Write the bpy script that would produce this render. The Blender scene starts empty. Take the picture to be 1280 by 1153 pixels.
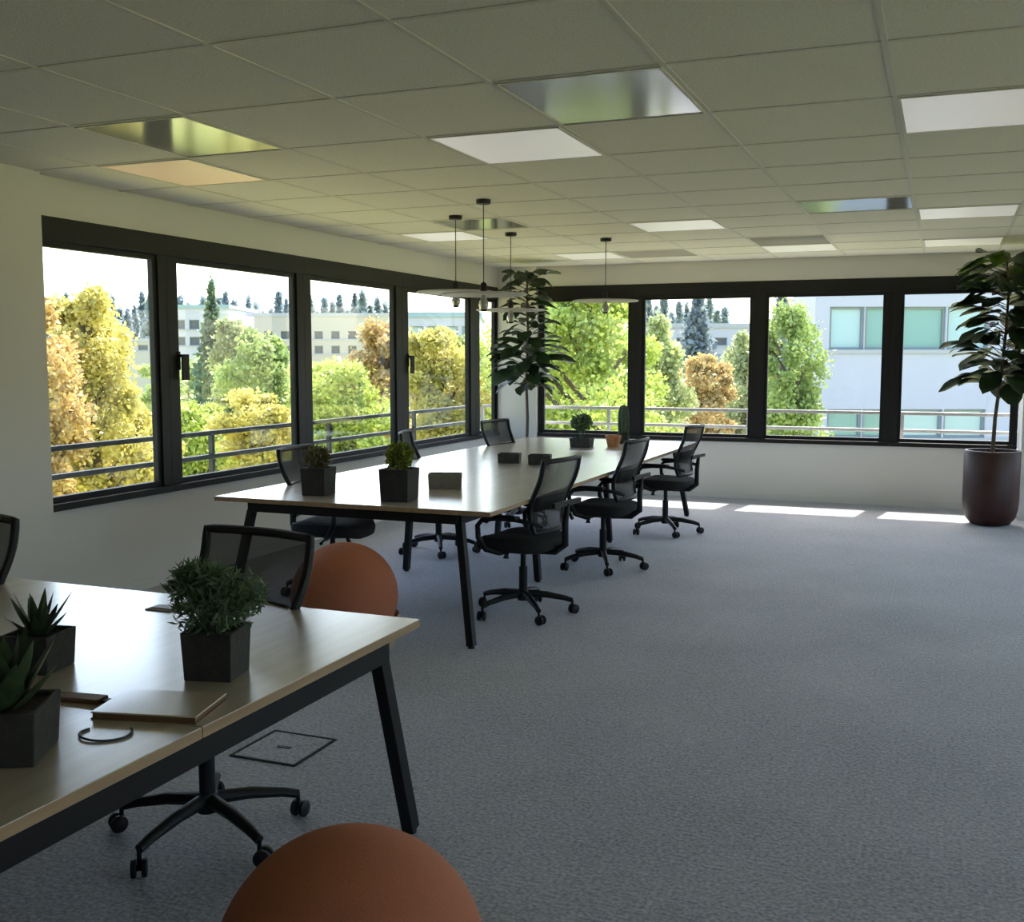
import bpy, bmesh, math, random
import numpy as np
from mathutils import Vector, Matrix
sc = bpy.context.scene
COL = sc.collection
R_ = math.radians

# ------------------------------------------------------------------ camera, sky, sun, exposure
YAW = R_(21.93)
cd = bpy.data.cameras.new('camera'); cam = bpy.data.objects.new('camera', cd); COL.objects.link(cam)
cam.location = (0, 0, 1.55); cam.rotation_euler = (R_(90 - 5.48), 0, YAW)
cd.sensor_fit = 'HORIZONTAL'; cd.sensor_width = 36; cd.lens = 36 * 1335 / 1280; cd.clip_end = 2000; cd.clip_start = 0.05
sc.camera = cam
sc.view_settings.view_transform = 'Standard'; sc.view_settings.look = 'None'
sc.view_settings.gamma = 1; sc.view_settings.use_curve_mapping = False
sc.view_settings.exposure = 1.5
w = bpy.data.worlds.new('sky'); sc.world = w; w.use_nodes = True
nt = w.node_tree; bg = nt.nodes['Background']
sky = nt.nodes.new('ShaderNodeTexSky'); sky.sky_type = 'NISHITA'; sky.sun_disc = False
sky.sun_elevation = R_(52); sky.sun_rotation = R_(-8); sky.air_density = 1.0; sky.dust_density = 2.5; sky.ozone_density = 1.2
nt.links.new(sky.outputs[0], bg.inputs[0]); bg.inputs[1].default_value = 0.27
sl = bpy.data.lights.new('sun', 'SUN'); sl.energy = 5.0; sl.angle = R_(0.6); sl.color = (1, .95, .86)
so = bpy.data.objects.new('sun', sl); COL.objects.link(so)
so.rotation_euler = Vector((-0.15, -1.0, -1.42)).to_track_quat('-Z', 'Y').to_euler()
so.location = (0, 40, 60)
def portal(name, loc, rot, sx, sy):            # importance portals in the window openings: give off no light themselves
    l = bpy.data.lights.new(name, 'AREA'); l.shape = 'RECTANGLE'; l.size = sx; l.size_y = sy
    l.cycles.is_portal = True
    o = bpy.data.objects.new(name, l); COL.objects.link(o); o.location = loc; o.rotation_euler = rot
portal('portal_left', (-4.90, 8.35, 1.5), (0, R_(-90), 0), 1.8, 7.2)
portal('portal_right', (4.55, 4.6, 1.5), (0, R_(90), 0), 1.8, 11.6)
portal('portal_far', (-0.1, 11.90, 1.5), (R_(-90), 0, 0), 9.0, 1.8)

# ------------------------------------------------------------------ materials
MATS = {}
def mat(name, col, rough=0.6, metal=0.0, noise=None, bump=None, spec=0.5, trans=0.0, coat=0.0, emit=None, estr=0.0):
    """noise=(scale, amount, detail) mixes a darker tone in object space; bump=(scale, strength)"""
    m = bpy.data.materials.new(name); m.use_nodes = True; n = m.node_tree; b = n.nodes['Principled BSDF']
    b.inputs['Base Color'].default_value = (*col, 1); b.inputs['Roughness'].default_value = rough
    b.inputs['Metallic'].default_value = metal; b.inputs['Specular IOR Level'].default_value = spec
    b.inputs['Coat Weight'].default_value = coat; b.inputs['Coat Roughness'].default_value = 0.1
    tc = n.nodes.new('ShaderNodeTexCoord')
    if noise:
        t = n.nodes.new('ShaderNodeTexNoise'); t.inputs['Scale'].default_value = noise[0]; t.inputs['Detail'].default_value = noise[2] if len(noise) > 2 else 3
        n.links.new(tc.outputs['Object'], t.inputs['Vector'])
        r = n.nodes.new('ShaderNodeMapRange'); r.inputs['From Min'].default_value = .3; r.inputs['From Max'].default_value = .7
        r.inputs['To Min'].default_value = 1 - noise[1]; r.inputs['To Max'].default_value = 1 + noise[1]
        n.links.new(t.outputs[0], r.inputs['Value'])
        x = n.nodes.new('ShaderNodeVectorMath'); x.operation = 'SCALE'; x.inputs[0].default_value = col
        n.links.new(r.outputs[0], x.inputs['Scale']); n.links.new(x.outputs[0], b.inputs['Base Color'])
    if bump:
        t2 = n.nodes.new('ShaderNodeTexNoise'); t2.inputs['Scale'].default_value = bump[0]
        n.links.new(tc.outputs['Object'], t2.inputs['Vector'])
        bp = n.nodes.new('ShaderNodeBump'); bp.inputs['Strength'].default_value = bump[1]; bp.inputs['Distance'].default_value = .01
        n.links.new(t2.outputs[0], bp.inputs['Height']); n.links.new(bp.outputs[0], b.inputs['Normal'])
    if trans:
        tr = n.nodes.new('ShaderNodeBsdfTranslucent'); tr.inputs[0].default_value = (*[min(1, c * 1.25) for c in col], 1)
        mx = n.nodes.new('ShaderNodeMixShader'); mx.inputs[0].default_value = trans
        n.links.new(b.outputs[0], mx.inputs[1]); n.links.new(tr.outputs[0], mx.inputs[2]); n.links.new(mx.outputs[0], n.nodes['Material Output'].inputs[0])
        if noise: n.links.new(x.outputs[0], tr.inputs[0])
    if emit:
        b.inputs['Emission Color'].default_value = (*emit, 1); b.inputs['Emission Strength'].default_value = estr
    MATS[name] = m
    return m
def glassmat(name, tint, refl):
    m = bpy.data.materials.new(name); m.use_nodes = True; n = m.node_tree; n.nodes.remove(n.nodes['Principled BSDF'])
    t = n.nodes.new('ShaderNodeBsdfTransparent'); t.inputs[0].default_value = (*tint, 1)
    g = n.nodes.new('ShaderNodeBsdfGlossy'); g.inputs['Roughness'].default_value = 0.02
    f = n.nodes.new('ShaderNodeLayerWeight'); f.inputs[0].default_value = .5
    pw = n.nodes.new('ShaderNodeMath'); pw.operation = 'POWER'; pw.inputs[1].default_value = 5; n.links.new(f.outputs['Facing'], pw.inputs[0])
    k = n.nodes.new('ShaderNodeMath'); k.operation = 'MULTIPLY_ADD'; k.inputs[1].default_value = .6*refl; k.inputs[2].default_value = .03*refl; n.links.new(pw.outputs[0], k.inputs[0])
    x = n.nodes.new('ShaderNodeMixShader'); n.links.new(k.outputs[0], x.inputs[0]); n.links.new(t.outputs[0], x.inputs[1]); n.links.new(g.outputs[0], x.inputs[2])
    n.links.new(x.outputs[0], n.nodes['Material Output'].inputs[0]); return m
def netmat(name, col, clear):
    m = bpy.data.materials.new(name); m.use_nodes = True; n = m.node_tree; b = n.nodes['Principled BSDF']
    b.inputs['Base Color'].default_value = (*col, 1); b.inputs['Roughness'].default_value = .7
    t = n.nodes.new('ShaderNodeBsdfTransparent'); x = n.nodes.new('ShaderNodeMixShader'); x.inputs[0].default_value = clear
    n.links.new(b.outputs[0], x.inputs[1]); n.links.new(t.outputs[0], x.inputs[2]); n.links.new(x.outputs[0], n.nodes['Material Output'].inputs[0]); return m
def woodmat(name, c1, c2, rough, spec=.5, coat=0):
    m = bpy.data.materials.new(name); m.use_nodes = True; n = m.node_tree; b = n.nodes['Principled BSDF']
    tc = n.nodes.new('ShaderNodeTexCoord'); mp = n.nodes.new('ShaderNodeMapping'); mp.inputs['Scale'].default_value = (14, 1.0, 14)
    n.links.new(tc.outputs['Object'], mp.inputs[0]); t = n.nodes.new('ShaderNodeTexNoise'); t.inputs['Scale'].default_value = 2.2; t.inputs['Detail'].default_value = 6
    n.links.new(mp.outputs[0], t.inputs['Vector']); r = n.nodes.new('ShaderNodeValToRGB')
    r.color_ramp.elements[0].position = .35; r.color_ramp.elements[0].color = (*c2, 1); r.color_ramp.elements[1].position = .65; r.color_ramp.elements[1].color = (*c1, 1)
    n.links.new(t.outputs[0], r.inputs[0]); n.links.new(r.outputs[0], b.inputs['Base Color'])
    b.inputs['Roughness'].default_value = rough; b.inputs['Specular IOR Level'].default_value = spec
    b.inputs['Coat Weight'].default_value = coat; b.inputs['Coat Roughness'].default_value = .22
    b.inputs['Coat IOR'].default_value = 2.1
    return m
M_wall = mat('painted_plaster', (.74, .72, .69), .7, noise=(1.5, .02), bump=(60, .05))
M_tile = mat('mineral_tile', (.80, .765, .70), .9, noise=(90, .08, 4), bump=(150, .25))
M_tbar = mat('ceiling_bar', (.68, .65, .60), .6)
M_frame = mat('dark_aluminium', (.014, .013, .014), .5, spec=.3)
M_sash = mat('dark_sash', (.012, .012, .014), .5, spec=.3)
M_glass = glassmat('window_glass', (.97, .99, .985), 1.0)
M_black = mat('black_plastic', (.010, .010, .012), .5, spec=.35)
M_blackm = mat('black_steel', (.008, .008, .010), .55, spec=.3)
M_seat = mat('black_fabric', (.014, .014, .015), .9, noise=(120, .2))
M_net = netmat('backrest_net', (.020, .019, .021), .16)
M_top = woodmat('oak_laminate', (.56, .49, .40), (.48, .41, .32), .32, .9, 1.0)
M_edge = woodmat('oak_edge', (.44, .30, .17), (.34, .22, .12), .5)
M_conc = mat('dark_concrete', (.040, .038, .037), .85, noise=(30, .2), bump=(80, .3))
M_conc2 = mat('grey_concrete', (.24, .22, .2), .85, noise=(30, .12), bump=(80, .3))
M_soil = mat('soil', (.035, .022, .014), 1, noise=(60, .4), bump=(60, .8))
M_terra = mat('terracotta', (.50, .22, .10), .75, noise=(20, .1))
M_ball = mat('orange_felt', (.44, .145, .072), .85, noise=(260, .10, 2), bump=(300, .2))
M_ring = mat('tan_ring', (.45, .33, .22), .7)
M_white = mat('white_acrylic', (.66, .64, .66), .3, trans=.5)
M_chrome = mat('brushed_metal', (.5, .5, .5), .3, metal=.9)
M_pot = mat('oxblood_glaze', (.042, .011, .010), .45, noise=(6, .25))
M_trunk = mat('ficus_bark', (.10, .075, .05), .85, noise=(25, .3))
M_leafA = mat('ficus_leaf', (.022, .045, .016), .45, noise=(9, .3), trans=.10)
M_leafB = mat('ficus_leaf_lit', (.10, .17, .03), .42, noise=(9, .3), trans=.3)  # for the tree top, where the lit look is put into the colour
M_alo = mat('aloe_leaf', (.04, .07, .028), .5, noise=(30, .3), trans=.1)
M_bush = mat('bushy_leaf', (.13, .20, .105), .55, noise=(40, .35), trans=.3)
M_yel = mat('lime_leaf', (.20, .24, .03), .55, noise=(40, .3), trans=.3)
M_brn = mat('dry_leaf', (.14, .12, .05), .6, noise=(40, .3), trans=.2)
M_diff = mat('lit_diffuser', (.8, .8, .78), .35, emit=(1, .95, .90), estr=.10)
M_diffp = mat('peach_reflection_diffuser', (.75, .55, .36), .35, emit=(1, .72, .45), estr=.08)  # orange reflection on one panel, put into its colour and glow
M_mirror = mat('gloss_panel', (.40, .39, .37), .16, spec=.8, coat=.7)
M_mirror2 = mat('gloss_panel_pale', (.62, .60, .56), .12, spec=1.0, coat=1.0)
M_book = mat('tan_cover', (.60, .50, .38), .3, coat=1.0)
M_bedge = mat('brown_edge', (.16, .09, .05), .6)
M_cord = mat('blue_grey_cord', (.05, .06, .10), .5)
M_rail = mat('grey_rail', (.20, .21, .21), .45, metal=.3)
M_raild = mat('backlit_rail', (.035, .04, .04), .5)  # left rails: backlit shade put into the colour of the grey metal
M_raill = mat('lit_rail', (.26, .26, .27), .4, metal=.2)  # far rails: same metal, light from above put into the colour
M_slab = mat('concrete_slab', (.55, .54, .5), .8)
M_bark = mat('bark', (.14, .11, .08), .9, noise=(8, .3))
M_bwall = mat('white_cladding', (.50, .50, .575), .7, noise=(.4, .03))
M_bband = mat('grey_band', (.42, .43, .45), .7)
M_bglass = mat('teal_glass', (.22, .40, .37), .12, spec=.8)
M_bglass2 = mat('pale_glass', (.42, .58, .60), .12, spec=.8)
M_bframe = mat('grey_window_frame', (.22, .26, .27), .5)
M_bcream = mat('cream_cladding', (.50, .46, .41), .8)
M_broof = mat('blue_grey_roof', (.30, .42, .46), .6)
M_bdark = mat('dark_glass', (.10, .11, .13), .3)

def carpet():
    m = bpy.data.materials.new('carpet'); m.use_nodes = True; n = m.node_tree; b = n.nodes['Principled BSDF']
    tc = n.nodes.new('ShaderNodeTexCoord')
    t = n.nodes.new('ShaderNodeTexNoise'); t.inputs['Scale'].default_value = 75; t.inputs['Detail'].default_value = 4
    t2 = n.nodes.new('ShaderNodeTexNoise'); t2.inputs['Scale'].default_value = 1.3
    mp = n.nodes.new('ShaderNodeMapping'); mp.inputs['Scale'].default_value = (1, 6, 1)
    t3 = n.nodes.new('ShaderNodeTexNoise'); t3.inputs['Scale'].default_value = 16; t3.inputs['Detail'].default_value = 3
    n.links.new(tc.outputs['Object'], t.inputs['Vector']); n.links.new(tc.outputs['Object'], t2.inputs['Vector'])
    n.links.new(tc.outputs['Object'], mp.inputs[0]); n.links.new(mp.outputs[0], t3.inputs['Vector'])
    a = n.nodes.new('ShaderNodeMath'); a.operation = 'MULTIPLY_ADD'; a.inputs[1].default_value = .6; n.links.new(t.outputs[0], a.inputs[0])
    a2 = n.nodes.new('ShaderNodeMath'); a2.operation = 'MULTIPLY_ADD'; a2.inputs[1].default_value = .25; n.links.new(t3.outputs[0], a2.inputs[0])
    k = n.nodes.new('ShaderNodeMath'); k.operation = 'MULTIPLY'; k.inputs[1].default_value = .15; n.links.new(t2.outputs[0], k.inputs[0])
    n.links.new(k.outputs[0], a2.inputs[2]); n.links.new(a2.outputs[0], a.inputs[2])
    r = n.nodes.new('ShaderNodeValToRGB'); r.color_ramp.elements[0].position = .36; r.color_ramp.elements[0].color = (.145, .145, .158, 1)
    r.color_ramp.elements[1].position = .64; r.color_ramp.elements[1].color = (.50, .49, .52, 1)
    n.links.new(a.outputs[0], r.inputs[0]); n.links.new(r.outputs[0], b.inputs['Base Color'])
    b.inputs['Roughness'].default_value = .85; b.inputs['Sheen Weight'].default_value = .35; b.inputs['Sheen Roughness'].default_value = .5
    b.inputs['Sheen Tint'].default_value = (.88, .9, 1, 1)
    bp = n.nodes.new('ShaderNodeBump'); bp.inputs['Strength'].default_value = .5; bp.inputs['Distance'].default_value = .004
    n.links.new(t.outputs[0], bp.inputs['Height']); n.links.new(bp.outputs[0], b.inputs['Normal'])
    return m
M_carpet = carpet()

# ------------------------------------------------------------------ mesh helpers
class MB:
    def __init__(s): s.v = []; s.f = []
    def box(s, x0, x1, y0, y1, z0, z1, M=None):
        i = len(s.v)
        p = [Vector(q) for q in ((x0,y0,z0),(x1,y0,z0),(x1,y1,z0),(x0,y1,z0),(x0,y0,z1),(x1,y0,z1),(x1,y1,z1),(x0,y1,z1))]
        s.v += [tuple(M @ q) if M else tuple(q) for q in p]
        s.f += [tuple(i+k for k in q) for q in ((0,3,2,1),(4,5,6,7),(0,1,5,4),(1,2,6,5),(2,3,7,6),(3,0,4,7))]
        return s
    def bar(s, a, b, w, h=None, up=(0,0,1)):
        """rectangular bar from a to b, width w across, height h"""
        h = h or w; a = Vector(a); b = Vector(b); d = (b-a); L = d.length; d.normalize(); u = Vector(up)
        if abs(d.dot(u)) > .98: u = Vector((0,1,0))
        r = d.cross(u).normalized(); u = r.cross(d)
        M = Matrix((( r.x,d.x,u.x,a.x),(r.y,d.y,u.y,a.y),(r.z,d.z,u.z,a.z),(0,0,0,1)))
        return s.box(-w/2, w/2, 0, L, -h/2, h/2, M)
    def tube(s, pts, r, n=8, closed=False, caps=True):
        pts = [Vector(p) for p in pts]; m = len(pts)
        rs = r if isinstance(r, (list, tuple)) else [r]*m
        i0 = len(s.v); prev = None
        for k, p in enumerate(pts):
            if closed: d = pts[(k+1) % m] - pts[k-1]
            else: d = pts[min(k+1, m-1)] - pts[max(k-1, 0)]
            d.normalize()
            if prev is None:
                u = Vector((0,0,1)) if abs(d.z) < .9 else Vector((1,0,0))
            else: u = prev
            a = (u - d*u.dot(d)).normalized(); prev = a; b = d.cross(a)
            for j in range(n):
                t = 2*math.pi*j/n; s.v.append(tuple(p + (a*math.cos(t)+b*math.sin(t))*rs[k]))
        for k in range(m if closed else m-1):
            A = i0 + k*n; B = i0 + ((k+1) % m)*n
            for j in range(n):
                j2 = (j+1) % n; s.f.append((A+j, A+j2, B+j2, B+j))
        if caps and not closed:
            s.f.append(tuple(i0+j for j in reversed(range(n)))); s.f.append(tuple(i0+(m-1)*n+j for j in range(n)))
        return s
    def lathe(s, prof, n=24, c=(0,0,0), axis='z', cap=True):
        i0 = len(s.v); m = len(prof)
        for (r, z) in prof:
            for j in range(n):
                t = 2*math.pi*j/n; x, y = r*math.cos(t), r*math.sin(t)
                p = (x, y, z) if axis == 'z' else ((z, x, y) if axis == 'x' else (x, z, y))
                s.v.append((p[0]+c[0], p[1]+c[1], p[2]+c[2]))
        for k in range(m-1):
            for j in range(n):
                j2 = (j+1) % n; s.f.append((i0+k*n+j, i0+k*n+j2, i0+(k+1)*n+j2, i0+(k+1)*n+j))
        if cap:
            s.f.append(tuple(i0+j for j in reversed(range(n)))); s.f.append(tuple(i0+(m-1)*n+j for j in range(n)))
        return s
    def build(s, name, m, parent=None, smooth=False, bevel=0, loc=None, mods=None, sub=0):
        me = bpy.data.meshes.new(name); me.from_pydata(s.v, [], s.f); me.update()
        bm = bmesh.new(); bm.from_mesh(me); bmesh.ops.recalc_face_normals(bm, faces=bm.faces); bm.to_mesh(me); bm.free()
        me.materials.append(m)
        if smooth:
            me.polygons.foreach_set('use_smooth', [True]*len(me.polygons))
            try: me.set_sharp_from_angle(angle=R_(45))
            except Exception: pass
        o = bpy.data.objects.new(name, me); COL.objects.link(o)
        if parent: o.parent = parent
        if loc: o.location = loc
        if bevel:
            b = o.modifiers.new('bevel', 'BEVEL'); b.width = bevel; b.segments = 2; b.limit_method = 'ANGLE'
        if sub:
            b = o.modifiers.new('sub', 'SUBSURF'); b.levels = sub; b.render_levels = sub
        return o
def tag(o, label=None, cat=None, group=None, kind=None):
    if label: o['label'] = label
    if cat: o['category'] = cat
    if group: o['group'] = group
    if kind: o['kind'] = kind
    return o
def empty(name, loc, rz=0, label=None, cat=None, group=None):
    o = bpy.data.objects.new(name, None); COL.objects.link(o); o.location = loc; o.rotation_euler = (0, 0, rz); o.empty_display_size = .1
    return tag(o, label, cat, group)
def spin(r, deg):      # turn the five-star base under the seat
    for ch in r.children:
        if ch.name.split('.')[0] in ('base_leg', 'caster'): ch.rotation_euler.z = R_(deg)
    return r
def copy_tree(root, loc, rz, label, group=None):
    def rec(o, par):
        c = o.copy(); COL.objects.link(c)
        if par: c.parent = par
        for ch in o.children: rec(ch, c)
        return c
    r = rec(root, None); r.location = loc; r.rotation_euler = (0, 0, rz); r['label'] = label
    if group: r['group'] = group
    return r
def struct(o): o['kind'] = 'structure'; return o

# ------------------------------------------------------------------ room shell
XL, YF, H = -4.955, 11.90, 2.62
XR, YB = 4.6, -2.9
ZS, ZT = .63, 2.39       # bottom and top of the dark window frames
WT = .20
fl = struct(MB().box(XL-.3, XR+.2, YB-.2, YF+.3, -.12, 0).build('floor', M_carpet))
# left wall with ribbon opening, set back from the nearer wall face
m = MB(); m.box(XL-WT, XL, 4.80, YF+WT, 0, ZS); m.box(XL-WT, XL, 4.80, YF+WT, ZT, H+.3)
m.box(XL-WT, -4.86, YB, 4.80, 0, H+.3)
struct(m.build('wall_left', M_wall))
m = MB(); m.box(XL, XR, YF, YF+WT, 0, ZS); m.box(XL, XR, YF, YF+WT, ZT, H+.3)
struct(MB().box(.72, 1.36, 11.32, YF, 0, H+.02).build('wall_column', M_wall))
struct(m.build('wall_far', M_wall))
struct(MB().box(XL, -4.46, YF-.06, YF+WT, 0, H+.02).build('wall_corner', M_wall))
m = MB(); m.box(XR, XR+WT, YB, YF+WT, 0, ZS); m.box(XR, XR+WT, YB, YF+WT, ZT, H+.3)
for a, b in ((YB, -1.2), (10.4, YF+WT)): m.box(XR, XR+WT, a, b, ZS, ZT)
struct(m.build('wall_right', M_wall))
struct(MB().box(XL-WT, XR+WT, YB-WT, YB, 0, H+.3).build('wall_back', M_wall))
struct(MB().box(-4.46, .72, YF-.012, YF, 0, .07).build('baseboard_far', M_wall))
struct(MB().box(XL, XL+.012, 4.80, YF-.06, 0, .07).build('baseboard_left', M_wall))
# roof and balcony slabs outside
struct(MB().box(XL-.9, XR+WT, YF+WT, YF+.72, 2.46, 2.90).box(XL-.7, XL-WT, 3, YF+WT, 2.56, 2.9).build('trim_1', M_slab))
struct(MB().box(XL-1.0, XR+WT, YF+WT, YF+.95, .02, .24).box(XL-1.0, XL-WT, 2, YF+WT, .02, .24).build('trim_2', M_slab))

# windows: frame ring + sash + pane (+ handle)
wn = [0]
def window(a0, a1, side, open_a0, open_a1, handle=None):
    """a0..a1 extent of the outer frame along the wall, open_* the clear glass"""
    wn[0] += 1
    if side == 'left':
        def bx(mb, u0, u1, d0, d1, z0, z1): mb.box(XL-d1, XL-d0, u0, u1, z0, z1)
    elif side == 'right':
        def bx(mb, u0, u1, d0, d1, z0, z1): mb.box(XR+d0, XR+d1, u0, u1, z0, z1)
    else:
        def bx(mb, u0, u1, d0, d1, z0, z1): mb.box(u0, u1, YF+d0, YF+d1, z0, z1)
    f = MB(); q = .035
    bx(f, a0, a1, -.012, .07, 2.25, ZT); bx(f, a0, a1, -.03, .07, ZS, .675)
    bx(f, a0, open_a0-q, -.004, .07, .675, 2.25); bx(f, open_a1+q, a1, -.004, .07, .675, 2.25)
    F = struct(f.build('window_%d' % wn[0], M_frame, bevel=.003))
    s = MB()
    bx(s, open_a0-q, open_a1+q, .012, .055, 2.212, 2.25); bx(s, open_a0-q, open_a1+q, .012, .055, .675, .712)
    bx(s, open_a0-q, open_a0, .012, .055, .712, 2.212); bx(s, open_a1, open_a1+q, .012, .055, .712, 2.212)
    s.build('sash', M_sash, F, bevel=.002)
    p = MB(); bx(p, open_a0, open_a1, .030, .036, .712, 2.212); p.build('pane', M_glass, F)
    if handle:
        h = MB()
        if side == 'left':
            y = handle; h.box(XL-.012, XL+.012, y-.016, y+.016, 1.47, 1.60); h.box(XL+.012, XL+.045, y-.011, y+.011, 1.56, 1.58); h.box(XL+.035, XL+.05, y-.011, y+.06, 1.40, 1.58)
        h.build('handle', M_blackm, F, bevel=.003)
window(4.805, 5.97, 'left', 4.85, 5.85)
window(5.97, 7.67, 'left', 6.10, 7.53, 6.07)
window(7.67, 9.41, 'left', 7.80, 9.25)
window(9.41, 11.19, 'left', 9.57, 11.02, 9.52)
window(11.19, 11.84, 'left', 11.34, 11.78)
window(-4.455, -3.27, 'far', -4.385, -3.365)
window(-3.27, -1.88, 'far', -3.165, -1.99)
window(-1.88, -.505, 'far', -1.785, -.61)
window(-.505, .715, 'far', -.40, .64)
window(1.365, 4.58, 'far', 1.45, 4.50)  # unseen bay, added to bring more daylight into the room
for k in range(5): window(-1.2+2.32*k, 1.12+2.32*k, 'right', -1.1+2.32*k, 1.02+2.32*k)  # unseen right-wall windows, added to brighten the interior

# suspended ceiling: bars + single tiles
gx = [XL, -4.43, -3.79, -3.15, -2.38, -1.68, -.99, -.225, .47, 1.17, 1.87, 2.57, 3.27, 3.97, XR]
gy = [YB, -2.45, -1.65, -.85, -.05, .72, 1.52, 2.31, 3.12, 3.94, 4.77, 5.55, 6.24, 6.93, 7.62, 8.30, 8.98, 9.72, 10.46, 11.18, YF]
ceil_ = struct(MB().box(XL-WT, XR+WT, YB-WT, YF+WT, H+.06, H+.12).build('ceiling', M_tile))
m = MB()
for x in gx[1:-1]: m.box(x-.011, x+.011, YB, YF, H-.001, H+.03)
for y in gy[1:-1]: m.box(XL, XR, y-.011, y+.011, H-.0015, H+.03)
m.build('ceiling_grid', M_tbar, ceil_)
lit = {(4,10), (7,10), (1,10), (4,15), (7,15), (1,15), (7,18), (2,18), (5,18)}   # (ix, iy)
gloss = {(2,9), (5,9), (6,14), (5,17), (2,14), (3,18)}
lightlab = {(4,10): 'bright ceiling light panel nearest the middle of the ceiling', (7,10): 'large bright ceiling light panel cut by the right picture edge',
 (1,10): 'ceiling light panel with painted-in peach reflection close to the left windows', (4,15): 'bright ceiling light panel right of the hanging lamps', (7,15): 'second bright ceiling light panel back along the right edge',
 (1,15): 'faint far light panel above the left hanging lamps', (7,18): 'thin bright ceiling light panel above the right potted tree', (2,18): 'farthest pale light panel above the corner ficus',
 (5,18): 'thin pale light panel near the far wall, right of the rightmost hanging lamp'}
glosslab = {(2,9): 'glossy white ceiling panel with dark window reflection, near left', (5,9): 'large grey glossy ceiling panel reflecting brown patches, top middle',
 (6,14): 'grey glossy ceiling panel with tan reflection, right of centre', (5,17): 'grey glossy ceiling panel just before the far wall',
 (2,14): 'grey glossy ceiling panel left of the hanging lamp canopies', (3,18): 'dull glossy ceiling panel above the corner ficus'}
tmesh = {}
for i in range(len(gx)-1):
    for j in range(len(gy)-1):
        x0, x1, y0, y1 = gx[i]+.011, gx[i+1]-.011, gy[j]+.011, gy[j+1]-.011
        cx, cy = (x0+x1)/2, (y0+y1)/2
        if (i, j) in lit or (i, j) in gloss:
            L = (i, j) in lit
            t = empty('ceiling_light' if L else 'ceiling_panel', (cx, cy, H), 0,
                      (lightlab if L else glosslab).get((i, j), 'ceiling light panel behind the camera'), 'ceiling light' if L else 'ceiling panel',
                      'square ceiling light panels' if L else 'glossy ceiling panels')
            a, b = (x1-x0)/2, (y1-y0)/2
            fr = MB(); q = .012
            fr.box(-a, a, -b, -b+q, -.006, .03); fr.box(-a, a, b-q, b, -.006, .03); fr.box(-a, -a+q, -b+q, b-q, -.006, .03); fr.box(a-q, a, -b+q, b-q, -.006, .03)
            fr.build('frame', M_tbar, t)
            MB().box(-a+q, a-q, -b+q, b-q, -.002, .02).build('diffuser', (M_diffp if (i, j) == (1, 10) else M_diff) if L else (M_mirror2 if (i, j) == (2, 9) else M_mirror), t)
            continue
        key = (round(x1-x0, 3), round(y1-y0, 3))
        if key not in tmesh:
            a, b = key[0]/2, key[1]/2
            o = MB().box(-a, a, -b, b, 0, .018).build('ceiling_tile', M_tile, ceil_); tmesh[key] = o.data
        else:
            o = bpy.data.objects.new('ceiling_tile', tmesh[key]); COL.objects.link(o); o.parent = ceil_
        o.location = (cx, cy, H + .002)

# balcony railings outside both window walls
def railing(name, a, b, label, rm):
    t = empty(name, a, 0, label, 'railing', 'balcony railings'); a = Vector(a); b = Vector(b); d = b - a; L = d.length
    for z in (.955, .765):
        MB().bar((0,0,z-a.z), (d.x,d.y,z-a.z), .045, .036).build('rail', rm, t, bevel=.004)
    n = int(L/1.6)
    for k in range(n+1):
        p = d*(k/n)
        MB().box(p.x-.018, p.x+.018, p.y-.018, p.y+.018, 0, .955-a.z-.018).build('post', rm, t)
railing('railing', (XL-.5, 3.5, .24), (XL-.5, YF+.5, .24), 'two-bar railing outside the left windows, backlit darkness painted in', M_raild)
railing('railing', (XL-.5+.06, YF+.5, .24), (XR, YF+.5, .24), 'two-bar railing outside the far windows, lit paleness painted in', M_raill)

# ------------------------------------------------------------------ desks
def desk(x0, x1, ys, label, mid=True, ins_e=.21, dxe=.11, fy=.11, ty=.01, by=.06, ri=None):
    ri = ins_e if ri is None else ri
    xc = (x0+x1)/2; y0, y1 = ys[0], ys[-1]
    t = empty('bench_desk', (xc, (y0+y1)/2, 0), 0, label, 'desk'); ox, oy = xc, (y0+y1)/2
    hw = (x1-x0)/2
    for a, b in zip(ys[:-1], ys[1:]):
        for (u0, u1) in ((-hw, hw),):
            top = MB().box(u0, u1, a-oy+.002, b-oy-.002, .7135, .74).build('desktop', M_top, t, bevel=.0015)
            MB().box(u0-.0005, u1+.0005, a-oy+.0015, b-oy-.0015, .715, .7385).build('edge_band', M_edge, top)
    for sx in (-1, 1):
        MB().box(sx*(hw-ri)-.02, sx*(hw-ri)+.02, y0-oy+by, y1-oy-by, .655 if mid else .648, .7135).build('side_rail', M_blackm, t, bevel=.003)
    # leg frames at both ends splay outward, intermediate frames are narrower
    yy = [y0+.09] + (list(ys[1:-1]) if mid else []) + [y1-.09]
    for k, y in enumerate(yy):
        end = k in (0, len(yy)-1); sy = (-1 if k == 0 else 1) if end else 0
        ins = ins_e if end else .42
        MB().box(-hw+ins_e, hw-ins_e, (y0+by if sy < 0 else (y1-by if sy > 0 else y))-oy-.02, (y0+by if sy < 0 else (y1-by if sy > 0 else y))-oy+.02, .655, .7135).build('cross_beam', M_blackm, t, bevel=.003)
        for sx in (-1, 1):
            tx = sx*(hw-ins); fx = tx + sx*dxe if end else tx + sx*.05
            l = MB().bar((tx, y-oy+sy*ty, .66), (fx, y-oy+sy*fy, .012), .042, .05, up=(0,1,0) if sx else None).build('leg', M_blackm, t, bevel=.003)
            MB().lathe([(.018, 0), (.02, .004), (.016, .014)], 12, (fx, y-oy+sy*fy, 0)).build('foot', M_black, l)
    return t
desk(-3.95, -1.49, [-.60, .63, 1.87, 2.93], 'oak-topped black-framed desk in the left foreground', False, .09, .01, .17, -.02, .17, .035)
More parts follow.
